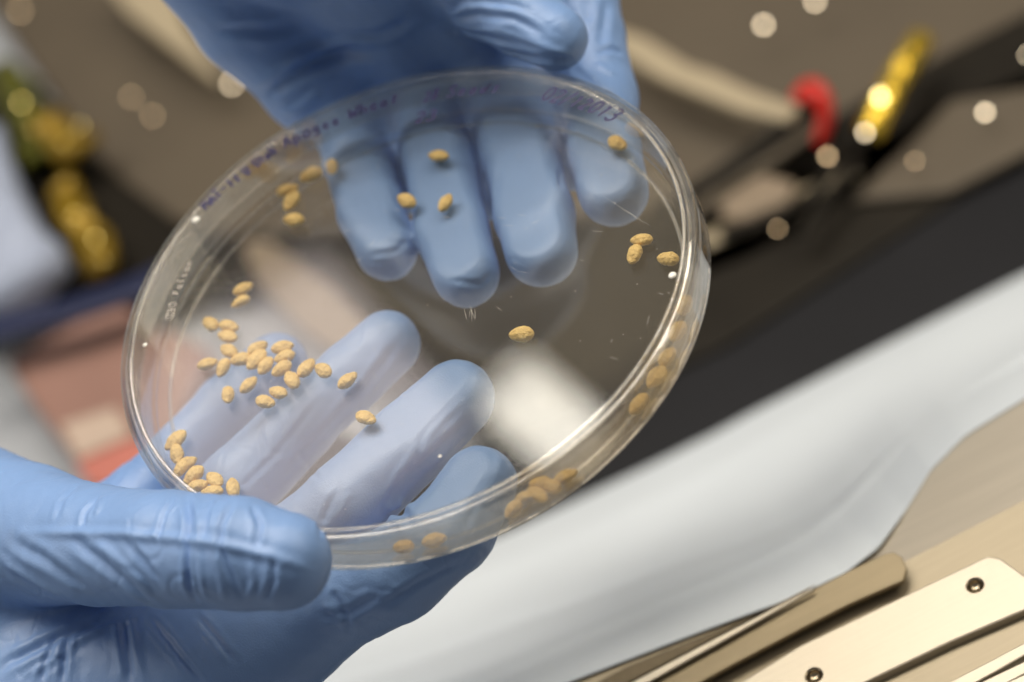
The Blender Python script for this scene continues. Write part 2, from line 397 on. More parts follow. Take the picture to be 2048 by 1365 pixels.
lower_strokes = [
    ([(40, 1063), (130, 1066), (250, 1068), (380, 1080), (470, 1096), (560, 1118), (622, 1140)], 1.3, 0.75),      # long fold along the thumb
    ([(372, 985), (378, 1030), (374, 1075), (376, 1130), (380, 1175), (392, 1215)], 1.1, -1.1),
    ([(392, 985), (398, 1040), (396, 1080), (402, 1140), (412, 1210)], 1.0, 0.5),
    ([(352, 985), (330, 1020), (318, 1060), (320, 1085)], 0.9, g),
    ([(425, 990), (412, 1030), (408, 1070)], 0.9, g),
    ([(465, 1000), (445, 1050), (440, 1090), (462, 1150), (480, 1190)], 0.9, g * 1.2),
    ([(505, 1010), (520, 1050), (514, 1095)], 0.9, g),
    ([(545, 1115), (548, 1160), (530, 1205)], 0.9, g), ([(500, 1120), (508, 1165), (492, 1205)], 0.9, r_),
    ([(190, 990), (170, 1020), (165, 1055)], 1.0, g), ([(205, 985), (190, 1030)], 1.0, r_), ([(150, 965), (120, 1000), (112, 1040)], 1.2, g * .8),
    ([(140, 1075), (210, 1130), (270, 1185), (310, 1212)], 1.7, g * 1.5), ([(190, 1080), (250, 1130), (300, 1180)], 1.5, r_ * 1.4),
    ([(20, 1080), (90, 1120), (170, 1180)], 1.8, g * 1.3), ([(0, 1120), (60, 1160), (130, 1200)], 1.8, r_ * 1.5),
    ([(245, 1080), (290, 1130), (320, 1165)], 1.3, g), ([(430, 1100), (440, 1150), (450, 1200)], 1.0, r_),
    ([(240, 1222), (180, 1250), (90, 1290), (0, 1335)], 1.5, -1.0), ([(300, 1225), (200, 1262), (120, 1310), (40, 1364)], 1.2, 0.5),
    ([(245, 1228), (252, 1300), (262, 1365)], 1.3, -0.9), ([(262, 1230), (275, 1300), (290, 1365)], 1.2, 0.5),
    ([(140, 1270), (128, 1320), (125, 1365)], 1.0, g * 1.3), ([(112, 1280), (90, 1330), (84, 1365)], 1.0, g),
    ([(290, 1228), (330, 1280), (370, 1330), (400, 1365)], 1.1, g * 1.2), ([(310, 1228), (350, 1275), (395, 1330), (420, 1365)], 1.0, r_),
    ([(390, 1228), (430, 1275), (470, 1325)], 1.0, g), ([(660, 1180), (690, 1225), (700, 1260)], 1.1, g * .8), ([(760, 1190), (700, 1225), (640, 1235)], 1.3, g * .7),
    ([(650, 1205), (680, 1240)], 1.2, r_), ([(930, 1125), (850, 1160), (760, 1215)], 1.2, g * .6),
    ([(790, 1018), (815, 1030), (825, 1055)], 1.5, -1.1), ([(775, 1030), (782, 1012), (810, 1008)], 1.5, 0.9), ([(870, 1015), (850, 1060), (860, 1090)], 1.1, g * .8),
    ([(905, 1000), (935, 1040)], 1.3, g * .6), ([(950, 1000), (930, 1060)], 1.2, g * .6), ([(985, 900), (970, 950)], 1.6, g * .5),
    ([(940, 840), (870, 905), (810, 960), (760, 1030)], 1.5, -0.9), ([(920, 800), (850, 880), (790, 950)], 1.1, r_ * .7),
    ([(850, 860), (830, 920), (780, 985)], 1.0, g * .7), ([(680, 975), (650, 1030), (640, 1080)], 1.0, g * .8), ([(700, 985), (670, 1040)], 1.0, r_),
    ([(800, 680), (735, 770), (650, 860), (560, 960)], 1.4, -0.8), ([(640, 800), (560, 900), (480, 980)], 1.0, g * .6),
    ([(520, 860), (535, 920)], 0.8, g * .6), ([(590, 900), (640, 960)], 0.9, g * .5),
]
upper_strokes = [
    ([(760, 110), (690, 105), (620, 130), (560, 170), (520, 200)], 2.2, -1.3), ([(780, 80), (700, 80), (620, 105), (560, 140)], 1.8, 0.9),
    ([(620, 50), (520, 60), (440, 60)], 2.0, -0.7), ([(820, 40), (760, 70), (700, 75)], 2.0, -0.7), ([(640, 180), (600, 215), (560, 230)], 1.8, r_ * 1.4),
    ([(900, 40), (960, 30), (1030, 38), (1090, 70)], 1.2, g * 1.2), ([(930, 60), (1000, 60), (1080, 90), (1140, 110)], 1.2, r_ * 1.2),
    ([(880, 20), (930, 0), (1000, 5), (1060, 20)], 1.1, g), ([(890, 60), (950, 75), (1030, 90)], 1.2, g * .9), ([(980, 100), (1060, 118), (1150, 118)], 1.3, g * 1.0),
    ([(870, 0), (900, 20), (920, 10)], 1.1, -0.7), ([(1195, 105), (1225, 98), (1250, 105)], 1.2, g * 1.2), ([(1190, 130), (1230, 150)], 1.2, r_),
    ([(1215, 0), (1205, 60), (1200, 100)], 1.5, g), ([(1170, 0), (1180, 50)], 1.5, g * .7),
    ([(1010, 290), (1000, 350), (990, 400)], 1.1, g * .9), ([(1130, 330), (1120, 380)], 1.1, g * .8), ([(960, 340), (945, 300)], 1.1, g * .8),
    ([(1010, 250), (1080, 262), (1110, 250)], 1.1, g * .7), ([(870, 250), (930, 265)], 1.1, g * .7), ([(740, 510), (790, 505), (815, 480)], 0.9, g * .7),
    ([(735, 530), (780, 535)], 0.8, r_ * .6), ([(900, 560), (960, 570), (985, 545)], 0.9, g * .6), ([(1140, 130), (1200, 180), (1240, 190)], 1.1, g * .6),
]
hu = make_hand('gloved_hand', upper, upper_palm, upper_strokes, seed=3)
tag(hu, 'blue gloved hand from above, four fingertips flattened under the dish, thumb on its rim', 'gloved hand', 'gloved hands holding the dish')
hl = make_hand('gloved_hand', lower, lower_palm, lower_strokes, seed=8)
tag(hl, 'wrinkled blue gloved hand at lower left cupping the dish, thumb across its near rim', 'gloved hand', 'gloved hands holding the dish')

# ------------------------------------------------------------------ dish and lid
def lathe(profile, n=256, close=True):
    """profile: list of (r, z) round the z axis; closed loop"""
    q = []
    for i, p in enumerate(profile):                       # short supporting steps beside every corner keep long faces flat
        a = np.array(p, float); b = np.array(profile[(i + 1) % len(profile)], float); l = np.linalg.norm(b - a); q.append(a)
        if l > 0.5: q += [a + (b - a) * .12 / l, b - (b - a) * .12 / l]
    pr = np.array(q); k = len(pr); th = np.linspace(0, 2 * math.pi, n, endpoint=False)
    vs = np.zeros((n, k, 3)); vs[..., 0] = np.cos(th)[:, None] * pr[:, 0]; vs[..., 1] = np.sin(th)[:, None] * pr[:, 0]; vs[..., 2] = pr[:, 1]
    fs = []
    for i in range(n):
        j = (i + 1) % n
        for a in range(k if close else k - 1):
            b = (a + 1) % k
            fs.append((i * k + a, j * k + a, j * k + b, i * k + b))
    return vs.reshape(-1, 3), fs
def disc(name, r, z0, z1, mat, parent, n=256):
    th = np.linspace(0, 2 * math.pi, n, endpoint=False)
    vs = [(r * math.cos(t), r * math.sin(t), z1) for t in th] + [(r * math.cos(t), r * math.sin(t), z0) for t in th]
    fs = [tuple(range(n)), tuple(range(2 * n - 1, n - 1, -1))] + [(i, n + i, n + (i + 1) % n, (i + 1) % n) for i in range(n)]
    return part(name, mesh(name, vs, fs, False), mat, parent)
dish = empty('petri_dish', (0, 0, -1))
tag(dish, 'round clear plastic petri dish holding wheat seeds, held between two gloved hands', 'petri dish')
disc('dish_floor', 70.9, -1.0, 0.0, M['sheet'], dish)
v, f = lathe([(71.0, -1.0), (71.9, -1.1), (72.3, -0.7), (72.4, 0), (72.5, 11.2), (72.3, 11.7), (71.9, 11.7), (71.6, 11.3), (71.5, 0.9), (71.3, 0.3), (71.0, 0.0)])
part('side_wall', mesh('side_wall', v, f), M['wall'], dish)
v, f = lathe([(67.0, -1.02), (67.2, -1.6), (67.8, -1.6), (68.0, -1.02)])
part('foot_ring', mesh('foot_ring', v, f), M['rim'], dish)
lid = empty('dish_cover', (0, 0, H))
tag(lid, 'clear shallow lid with handwriting along its far edge, closed over the petri dish', 'dish lid')
disc('lid_top', 72.2, H - 1.0, H, M['sheet'], lid)
v, f = lathe([(72.3, H - 1.0), (73.0, H - 1.15), (74.0, H - 2.0), (74.15, 2.6), (74.3, 2.2), (74.7, 2.2), (75.0, 2.6), (75.0, H - 2.2), (74.8, H - 1.1), (74.1, H - 0.3), (73.2, H), (72.3, H)])
part('lid_skirt', mesh('lid_skirt', v, f), M['skirt'], lid)
v, f = lathe([(70.9, H + 0.03), (71.1, H + 0.5), (71.7, H + 0.5), (71.9, H + 0.03)])
part('stacking_ring', mesh('stacking_ring', v, f), M['rim'], lid)

# ---- lettering: single-stroke characters on a 4 x 6 grid, laid round the lid
G = {
    '0': [[(2, 6), (.6, 5), (.4, 2), (1.5, 0), (3, .6), (3.5, 3.5), (3, 5.5), (2, 6)]], '1': [[(1.2, 5), (2.3, 6), (2, 0)]],
    '2': [[(.5, 4.8), (1.5, 6), (3, 5.6), (3.2, 4), (1.8, 1.8), (.4, .2), (3.6, .3)]],
    '3': [[(.6, 5.4), (2, 6), (3.2, 5), (2.6, 3.5), (1.4, 3.2)], [(1.6, 3.2), (3.3, 2.6), (3.2, .9), (1.8, -.1), (.3, .7)]],
    '8': [[(2.8, 5), (2, 6), (1, 5), (1.6, 3.7), (3, 2), (2.4, .2), (.9, .3), (.6, 1.8), (2.6, 3.8), (2.9, 5)]],
    '/': [[(.4, -.6), (3.4, 6.6)]], '-': [[(.6, 3), (3.2, 3.2)]], '.': [[(1.5, 0), (1.8, .3)]], ' ': [],
    'U': [[(.4, 6), (.5, 1.4), (1.6, 0), (3, .8), (3.4, 6)]], 'S': [[(3.3, 5.2), (2, 6), (.8, 5), (1.2, 3.5), (2.8, 2.6), (3, .9), (1.6, 0), (.3, .7)]],
    'A': [[(.2, 0), (2, 6), (3.6, 0)], [(1, 2.2), (3, 2.3)]], 'W': [[(.1, 6), (.9, 0), (2, 4), (3, 0), (4, 6)]],
    'M': [[(.2, 0), (.7, 6), (2, 2.4), (3.3, 6), (3.8, 0)]], 'T': [[(0, 6), (4, 6)], [(2, 6), (1.8, 0)]],
    'R': [[(.6, 0), (.6, 6), (3, 5.6), (3, 3.7), (.7, 3.1), (3.4, 0)]],
    'B': [[(.6, 0), (.6, 6), (2.8, 5.5), (2.7, 3.7), (.7, 3.2)], [(.7, 3.2), (3.3, 2.8), (3.1, .5), (.6, 0)]],
    'D': [[(.6, 0), (.6, 6), (2.6, 5.5), (3.6, 3), (2.6, .4), (.6, 0)]], 'F': [[(.7, 0), (.7, 6), (3.5, 6)], [(.7, 3.2), (2.9, 3.2)]],
    'a': [[(3, 3.2), (1.5, 3.7), (.5, 2), (1.2, .2), (2.8, 1.4), (3, 3.4), (3, .4), (3.6, 0)]],
    'c': [[(3.1, 3.2), (1.8, 3.8), (.6, 2.2), (1.2, .3), (3.2, .5)]], 'd': [[(3, 2.6), (1.6, 3.6), (.5, 1.8), (1.4, .1), (3, 1.5), (3.2, 6), (3.1, .2)]],
    'e': [[(.6, 1.9), (3, 2.3), (2.3, 3.7), (.8, 2.8), (.9, .7), (2.2, 0), (3.5, .8)]],
    'g': [[(3, 3.1), (1.5, 3.7), (.5, 2.1), (1.5, .6), (2.9, 1.9), (3, 3.4), (2.9, -1.2), (1.4, -2), (.5, -1.2)]],
    'h': [[(.7, 6), (.6, 0), (.8, 2.4), (2.2, 3.6), (3.1, 2.4), (3.2, 0)]], 'l': [[(1.6, 6), (1.5, .6), (2.3, 0)]],
    'n': [[(.6, 3.6), (.7, 0), (.9, 2.4), (2.2, 3.6), (3.1, 2.4), (3.2, 0)]],
    'o': [[(1.9, 3.7), (.6, 2.6), (.8, .5), (2.2, 0), (3.3, 1.4), (2.9, 3.2), (1.9, 3.7)]],
    'p': [[(.7, 3.6), (.6, -2)], [(.7, 2.6), (2, 3.7), (3.3, 2.4), (2.5, .3), (.8, .8)]],
    's': [[(3, 3.2), (1.8, 3.7), (1, 2.8), (2.6, 1.4), (2.2, .1), (.6, .4)]], 't': [[(1.8, 5.4), (1.6, .7), (2.8, .1)], [(.6, 3.7), (3, 3.9)]],
    'r': [[(.7, 3.6), (.8, 0), (1, 2.4), (2.6, 3.5)]], 'i': [[(1.8, 3.6), (1.7, .3), (2.4, 0)]],
    '@': [[(2 + 3.2 * math.cos(t * math.pi / 8), 3 + 3.2 * math.sin(t * math.pi / 8)) for t in range(17)],
          [(3.2, 4), (2, 4.6), (1, 3), (2, 1.4), (3.2, 2)]],
}
def write(name, text, p0, p1, size, width, z, mat, parent, seed, thick=0.05, slant=0.18):
    """strokes of one word laid along the circle through p0 towards p1; letter tops point outwards"""
    rnd = random.Random(seed)
    r0 = math.hypot(*p0[:2]); r1 = math.hypot(*p1[:2]); a0 = math.atan2(p0[1], p0[0]); a1 = math.atan2(p1[1], p1[0])
    n = len(text); vs, fs = [], []
    for ci, chh in enumerate(text):
        jz = rnd.uniform(-.25, .25); js = rnd.uniform(.9, 1.12)
        for st in G[chh]:
            # densify
            q = []
            for (xa, ya), (xb, yb) in zip(st[:-1], st[1:]):
                for t in (0, .34, .67): q.append((xa + (xb - xa) * t, ya + (yb - ya) * t))
            q.append(st[-1]); pts = []
            for x, y in q:
                u = (ci + (x * js + slant * y) / 4.9) / n
                aa = a0 + (a1 - a0) * u; rr = r0 + (r1 - r0) * u + (y * js + jz) / 6 * size
                pts.append(np.array((rr * math.cos(aa), rr * math.sin(aa))))
            base = len(vs)
            for i, p in enumerate(pts):
                d = pts[min(i + 1, len(pts) - 1)] - pts[max(i - 1, 0)]; d /= np.linalg.norm(d) + 1e-9
                nn = np.array((-d[1], d[0])) * width / 2 * (0.85 + .3 * rnd.random())
                vs += [(*(p + nn), z), (*(p - nn), z), (*(p + nn * .6), z + thick), (*(p - nn * .6), z + thick)]
                if i:
                    b = base + 4 * i; a_ = b - 4
                    fs += [(a_ + 2, a_ + 3, b + 3, b + 2), (a_, a_ + 2, b + 2, b), (a_ + 3, a_ + 1, b + 1, b + 3)]
    return part(name, mesh(name, vs, fs, False), mat, parent)
words = [('MAT-11', (414, 420), (486, 358), 3.4), ('U.Utah', (494, 352), (556, 306), 3.4), ('Apogee', (570, 298), (684, 246), 3.8),
         ('Wheat', (698, 240), (800, 205), 3.8), ('28', (846, 205), (876, 198), 3.6), ('Seeds', (890, 196), (1000, 185), 3.6), ('02/12013', (1078, 200), (1222, 246), 4.2)]
for i, (t, p, q, s) in enumerate(words):
    write('handwriting', t, P(*p, H), P(*q, H), s, 0.72, H + 0.02, M['ink'], lid, i)
write('handwriting', '23', P(828, 248, H), P(872, 240, H), 3.4, 0.75, H + 0.02, M['ink'], lid, 20)
write('raised_lettering', '@BD Falcon', P(346, 636, H), P(388, 522, H), 2.0, 0.32, H + 0.02, M['emboss'], lid, 5, thick=0.15, slant=0)
for px, py, rr in ((392, 440, 1.1), (1345, 551, 1.0), (880, 913, 0.45), (290, 690, .6)):   # moulding nubs
    c = P(px, py, H + 0.05); v, f = [], []
    k = 20
    prof = [(1.0, 0), (.93, .25), (.7, .5), (.35, .66), (0.05, .7)]
    for r1, z1 in prof:
        for j in range(k):
            t = 2 * math.pi * j / k; v.append((c[0] + rr * r1 * math.cos(t), c[1] + rr * r1 * math.sin(t), c[2] + rr * z1 * .7))
    for i in range(len(prof) - 1):
        for j in range(k): f.append((i * k + j, i * k + (j + 1) % k, (i + 1) * k + (j + 1) % k, (i + 1) * k + j))
    f.append(tuple(range((len(prof) - 1) * k, len(prof) * k)))
    part('moulding_nub', mesh('moulding_nub', v, f), M['white'], lid)
# fine scratches on the lid
rnd = random.Random(11); v, f = [], []
def scratch(x0, y0, x1, y1, w=0.07, bend=0.0):
    a_ = P(x0, y0, H); b_ = P(x1, y1, H); d = b_ - a_; nn = np.array((-d[1], d[0], 0)); nn /= np.linalg.norm(nn) + 1e-9
    k = 6; base = len(v)
    for i in range(k + 1):
        t = i / k; c = a_ + d * t + nn * bend * math.sin(math.pi * t); ww = w * math.sin(math.pi * (0.06 + .88 * t))
        v.append(tuple(c + nn * ww / 2 + (0, 0, .02))); v.append(tuple(c - nn * ww / 2 + (0, 0, .02)))
        if i: b = base + 2 * i; f.append((b - 2, b - 1, b + 1, b))
scratch(1205, 392, 1300, 452, .032); scratch(1238, 415, 1290, 448, .02)
for _ in range(10): 
    x = 1060 + rnd.gauss(0, 45); y = 440 + rnd.gauss(0, 30); scratch(x, y, x + rnd.uniform(5, 26), y + rnd.uniform(-4, 6), .035, rnd.uniform(-.2, .2))
for _ in range(34):
    x = rnd.uniform(560, 1330); y = rnd.uniform(380, 900); an = rnd.uniform(0, 3.14); l = rnd.uniform(3, 22)
    scratch(x, y, x + l * math.cos(an), y + l * math.sin(an), .04)
for k in range(5): scratch(938 + rnd.uniform(-12, 12), 612 + rnd.uniform(-8, 8), 945 + rnd.uniform(-12, 12), 640 + rnd.uniform(-6, 6), .045)
o = part('surface_scratches', mesh('surface_scratches', v, f, False), M['white'], lid); o['kind'] = 'stuff'

# ------------------------------------------------------------------ seeds
def seed_mesh(k):
    rng = np.random.default_rng(40 + k); nu, nv = 28, 22; vs, fs = [], []
    L, Wd, Th = 3.05 + rng.uniform(-.3, .25), 1.82 + rng.uniform(-.16, .16), 1.5 + rng.uniform(-.1, .1)
    for i in range(nu + 1):
        t = i / nu; x = -math.cos(math.pi * t)
        prof = (1 - abs(x) ** 2.2) ** 0.62 if abs(x) < 1 else 0
        prof *= 1 + .09 * x
        for j in range(nv):
            a = 2 * math.pi * j / nv; y = math.cos(a) * Wd * prof; z = math.sin(a) * Th * prof
            germ = math.exp(-((x + .62) / .2) ** 2) * max(0, math.sin(a)) ** .5          # wrinkled germ end
            z += germ * (-.24 + .16 * math.sin(9 * x * 4 + k + math.cos(a) * 3)) ; y *= 1 + .03 * math.sin(5 * x + a * 2 + k)
            cr = math.exp(-(math.cos(a) / .3) ** 2) * (1 if math.sin(a) < 0 else 0); z += cr * .3 * prof   # crease beneath
            bump = .018 * math.sin(3 * x + 2 * a + k) + .014 * math.sin(13 * x - 5 * a + 2 * k) + rng.normal() * .02
            vs.append((x * L + (bump * .4), y * (1 + bump), z * (1 + bump)))
    for i in range(nu):
        for j in range(nv): fs.append((i * nv + j, (i + 1) * nv + j, (i + 1) * nv + (j + 1) % nv, i * nv + (j + 1) % nv))
    fs.append(tuple(range(nv))[::1]); fs.append(tuple(range(nu * nv, (nu + 1) * nv))[::-1])
    me = bpy.data.meshes.new('wheat_seed'); me.from_pydata([(x / 1000, y / 1000, z / 1000) for x, y, z in vs], [], fs); me.update()
    me.polygons.foreach_set('use_smooth', [True] * len(me.polygons)); me.materials.append(M['seed'])
    return me
SM = [seed_mesh(k) for k in range(6)]
gl_, gc, gn = 'seeds lying singly on the dish floor', 'seeds in the cluster at the left of the dish', 'seeds gathered at the dish rim'
seeds = [
    (1235, 287, -25, 'wheat seed alone at the far right edge of the dish under the inked date', gl_),
    (877, 312, -10, 'wheat seed above the middle of the second gloved finger, highest of the three near it', gl_),
    (813, 402, -25, 'wheat seed over the gap between the two left fingertips of the upper hand', gl_),
    (891, 406, 60, 'slanting wheat seed over the pad of the second fingertip from the left', gl_),
    (664, 334, 100, 'upright wheat seed touching the far floor edge near the leftmost fingertip', gl_),
    (622, 350, 25, 'wheat seed at the far edge, just left of the upright seed', gl_),
    (575, 380, 20, 'topmost seed of the three stacked at the far left floor edge', gl_),
    (583, 402, 60, 'middle seed of the three stacked at the far left floor edge', gl_),
    (588, 440, -5, 'lowest seed of the three stacked at the far left floor edge', gl_),
    (1283, 480, 5, 'wheat seed lying level above the tilted seed it touches at right', gl_),
    (1269, 509, 68, 'steeply tilted wheat seed with dented germ touching the level seed above it at right', gl_),
    (1336, 518, -4, 'wheat seed with a pale spot beside the right rim', gl_),
    (1043, 669, 3, 'lone wheat seed in the open middle of the dish above the bright lamp reflection', gl_),
    (732, 836, -25, 'lone wheat seed on the edge of the lower middle finger', gl_),
    (695, 761, 40, 'lone wheat seed just right of the left cluster, over the ring finger', gl_),
    (486, 578, 25, 'upper seed of the touching pair above the left cluster', gl_),
    (481, 604, 28, 'lower seed of the touching pair above the left cluster', gl_),
    (421, 648, -40, 'leftmost of the three seeds between the pair and the left cluster', gl_),
    (458, 653, -15, 'upper right of the three seeds between the pair and the left cluster', gl_),
    (455, 673, -18, 'lowest of the three seeds between the pair and the left cluster', gl_),
    (458, 702, -30, 'cluster seed at its upper left tip, slanting down', gc), (415, 728, 15, 'leftmost seed of the cluster, nearly level', gc),
    (446, 736, 65, 'steep seed second from the left of the cluster', gc), (481, 719, 10, 'seed in the left middle of the cluster, partly under its neighbours', gc),
    (515, 697, 30, 'slim seed at the top centre of the cluster', gc), (513, 720, 48, 'seed just below the slim top centre seed of the cluster', gc),
    (531, 732, 55, 'steep seed in the very centre of the cluster', gc), (565, 695, 10, 'highest seed at the right part of the cluster', gc),
    (569, 714, 22, 'second of the three seeds piled at the right part of the cluster', gc), (563, 738, 32, 'lowest of the three seeds piled at the right part of the cluster', gc),
    (613, 736, 52, 'steep seed touching the rightmost seed of the cluster', gc), (646, 741, -30, 'rightmost seed of the cluster with a dark tip', gc),
    (584, 760, -62, 'steep seed hanging below the right pile of the cluster', gc), (497, 770, 45, 'long slanting seed at the lower middle of the cluster', gc),
    (456, 790, 85, 'upright seed at the lower left of the cluster', gc), (556, 785, -22, 'upper seed of the touching two at the bottom of the cluster', gc),
    (531, 804, -15, 'lower seed of the touching two at the bottom of the cluster', gc),
    (351, 881, 42, 'topmost seed of the row at the left rim above the thumb', gn), (354, 909, 100, 'second seed down in the row at the left rim above the thumb', gn),
    (372, 928, 25, 'third seed down in the row at the left rim, lying across', gn), (361, 943, 50, 'small looking end-on seed squeezed against the left rim', gn),
    (387, 951, 42, 'broad seed in the middle of the row above the thumb', gn), (396, 972, 15, 'seed lying flat against the top of the thumb', gn),
    (429, 959, -45, 'seed with cracked germ standing apart right of the row above the thumb', gn), (424, 984, 8, 'seed nearly hidden behind the thumb edge', gn),
    (466, 976, 95, 'upright seed rising alone from behind the thumb', gn),
    (1395, 610, 62, 'highest seed at the right rim, pale behind two plastic walls', gn), (1374, 664, 60, 'second seed from the top along the right rim', gn),
    (1346, 716, 55, 'third seed from the top along the right rim', gn), (1327, 758, 52, 'fourth seed from the top along the right rim', gn),
    (1292, 814, 52, 'lowest seed of the spaced row along the right rim', gn),
    (1146, 968, 24, 'seed at the right end of the pile at the near rim', gn), (1106, 976, -20, 'seed between the right end and the middle of the pile at the near rim', gn),
    (1082, 968, 5, 'topmost seed of the pile at the near rim', gn), (1056, 995, 12, 'left upper seed of the pile at the near rim', gn),
    (1082, 1000, -35, 'lower middle seed of the pile at the near rim', gn), (1034, 1030, 48, 'lowest left seed of the pile at the near rim', gn),
    (870, 1105, 14, 'larger of the two seeds at the near rim beside the thumb tip', gn), (805, 1124, 6, 'seed nearest the thumb tip at the near rim', gn),
]
rnd = random.Random(4); placed = []
for i, (px, py, an, lab, grp) in enumerate(seeds):
    z = 1.5
    c = P(px, py, z)
    rr = math.hypot(c[0], c[1]); lim = 69.0
    if rr > lim: c[0] *= lim / rr; c[1] *= lim / rr
    for q in placed:
        d = math.dist(q[:2], c[:2])
        if d < 3.0: c[2] = max(c[2], q[2] + (3.0 - d) * 0.75)
    placed.append(c)
    a2 = math.radians(an); q0 = P(px, py, z); q1 = P(px + 20 * math.cos(a2), py - 20 * math.sin(a2), z); d = q1 - q0
    o = bpy.data.objects.new('wheat_seed', SM[i % 6]); col.objects.link(o)
    o.location = W(c)
    flip = math.pi if i in (9, 11, 12, 13, 14, 0, 3) or i % 3 == 0 else 0
    flip = flip if i not in (9, 11, 12) else 0
    o.rotation_euler = (rnd.uniform(-.5, .5), rnd.uniform(-.06, .06), math.atan2(d[1], d[0]) + flip)
    s = rnd.uniform(.92, 1.06); o.scale = (s, s, s)
    tag(o, lab, 'seed', grp)

# ------------------------------------------------------------------ bench and things behind
def slab(name, pts, z, th, mat, parent=None, bevel=0.6, seg=2):
    """prism: outline given where it stands (photo pixels on the plane z or (x,y) mm), extruded down by th"""
    zs = z if isinstance(z, (list, tuple)) else [z] * len(pts)
    top = [P(x, y, zz) for (x, y), zz in zip(pts, zs)]
    bm = bmesh.new()
    vt = [bm.verts.new(W(p)) for p in top]; vb = [bm.verts.new(W((p[0], p[1], p[2] - th))) for p in top]
    n = len(pts); bm.faces.new(vt); bm.faces.new(vb[::-1])
    for i in range(n): bm.faces.new((vt[i], vb[i], vb[(i + 1) % n], vt[(i + 1) % n]))
    bmesh.ops.recalc_face_normals(bm, faces=bm.faces)
    if bevel: bmesh.ops.bevel(bm, geom=list(bm.edges), offset=bevel / 1000, segments=seg, profile=0.5, affect='EDGES')
    me = bpy.data.meshes.new(name); bm.to_mesh(me); bm.free()
    o = link(name, me, mat)
    if parent is not None: attach(o, parent)
    return o
def tube(name, pts, r, mat, parent=None, n=16, flat=1.0):
    """round bar along 3-D points (mm)"""
    pts = [np.array(p, float) for p in pts]
    q = []
    for i in range(len(pts) - 1):                 # Catmull-Rom
        p0 = pts[max(i - 1, 0)]; p1 = pts[i]; p2 = pts[i + 1]; p3 = pts[min(i + 2, len(pts) - 1)]
        for t in np.linspace(0, 1, 8, endpoint=False):
            q.append(.5 * ((2 * p1) + (-p0 + p2) * t + (2 * p0 - 5 * p1 + 4 * p2 - p3) * t * t + (-p0 + 3 * p1 - 3 * p2 + p3) * t ** 3))
    q.append(pts[-1]); vs, fs = [], []
    for i, p in enumerate(q):
        d = q[min(i + 1, len(q) - 1)] - q[max(i - 1, 0)]; d /= np.linalg.norm(d)
        s = np.cross(d, (0, 0, 1.0)); s /= np.linalg.norm(s) + 1e-9; u = np.cross(s, d)
        rr = r[0] + (r[1] - r[0]) * i / (len(q) - 1) if isinstance(r, tuple) else r
        for j in range(n):
            a = 2 * math.pi * j / n; vs.append(p + s * rr * math.cos(a) + u * rr * flat * math.sin(a))
        if i:
            for j in range(n): fs.append(((i - 1) * n + j, (i - 1) * n + (j + 1) % n, i * n + (j + 1) % n, i * n + j))
    fs.append(tuple(range(n))[::-1]); fs.append(tuple(range(len(vs) - n, len(vs))))
    o = link(name, mesh(name, vs, fs), mat)
    if parent is not None: attach(o, parent)
    return o
BZ = -300
bw = 1500
tb = link('bench_top', mesh('bench_top', [(-bw, -bw, BZ), (bw, -bw, BZ), (bw, bw * 1.6, BZ), (-bw, bw * 1.6, BZ), (-bw, -bw, BZ - 30), (bw, -bw, BZ - 30), (bw, bw * 1.6, BZ - 30), (-bw, bw * 1.6, BZ - 30)],
     [(0, 1, 2, 3), (7, 6, 5, 4), (0, 4, 5, 1), (1, 5, 6, 2), (2, 6, 7, 3), (3, 7, 4, 0)], False), M['bench']); tag(tb, kind='structure')

# white bench paper draped from the bench up over the machine's edge
low = [(-300, 2100), (200, 1800), (700, 1530), (1100, 1378), (1245, 1322), (1420, 1255), (1580, 1197), (1690, 1145), (1755, 1095), (1810, 1020), (1860, 940), (1930, 870), (2060, 790), (2300, 640)]
hig = [(-900, 1700), (-300, 1450), (300, 1300), (800, 1130), (1000, 1060), (1150, 990), (1300, 920), (1420, 860), (1500, 815), (1600, 765), (1700, 715), (1800, 665), (2060, 535), (2500, 310)]
NV = 64; vs, fs = [], []
LT = np.linspace(0, 1, len(low))
cols_ = 70
for i in range(cols_):
    t = i / (cols_ - 1)
    lx, ly = np.interp(t, LT, [p[0] for p in low]), np.interp(t, LT, [p[1] for p in low])
    hx, hy = np.interp(t, LT, [p[0] for p in hig]), np.interp(t, LT, [p[1] for p in hig])
    vv = max(0, -.456 * (lx - 1700) - .89 * (ly - 1180)) * min(1, max(0, (lx - 1560) / 250)) ** 1.5; A = P(lx, ly, -100 - .12 * vv); B = P(hx, hy, -292)
    for j in range(NV):
        s = j / (NV - 1); s2 = s; p = A * (1 - s) + B * s; p[2] = A[2] * (1 - s2) + B[2] * s2
        wv = 2.6 * math.sin(p[0] * .045 + p[1] * .03 + 1.2 * math.sin(p[0] * .013)) + 1.4 * math.sin(p[0] * .1 - p[1] * .06)
        p = p + np.array((0, 0, wv * math.sin(math.pi * min(1, s)) * 0.3 * min(1, max(0, s - .1) * 6))); p[2] += 1.5 * math.exp(-((s - .12 - .16 * t) / .022) ** 2) - 1.6 * math.exp(-((s - .42 + .2 * t) / .03) ** 2) + .9 * math.exp(-((s - .7 - .1 * t) / .03) ** 2); vs.append(p)
for i in range(cols_ - 1):
    for j in range(NV - 1): a = i * NV + j; fs.append((a, a + NV, a + NV + 1, a + 1))
o = link('bench_paper', mesh('bench_paper', vs, fs, False), M['paper']); md = o.modifiers.new('thickness', 'SOLIDIFY'); md.thickness = 0.0004
tag(o, 'white absorbent paper sheet draped between the black rail and the steel machine plate', 'paper sheet')
for p_, q_ in (((1130, 1030), (1000, 1290)),): pass
crease = [(1380, 1215), (1560, 1090), (1650, 1065), (1760, 1005), (1850, 950)]

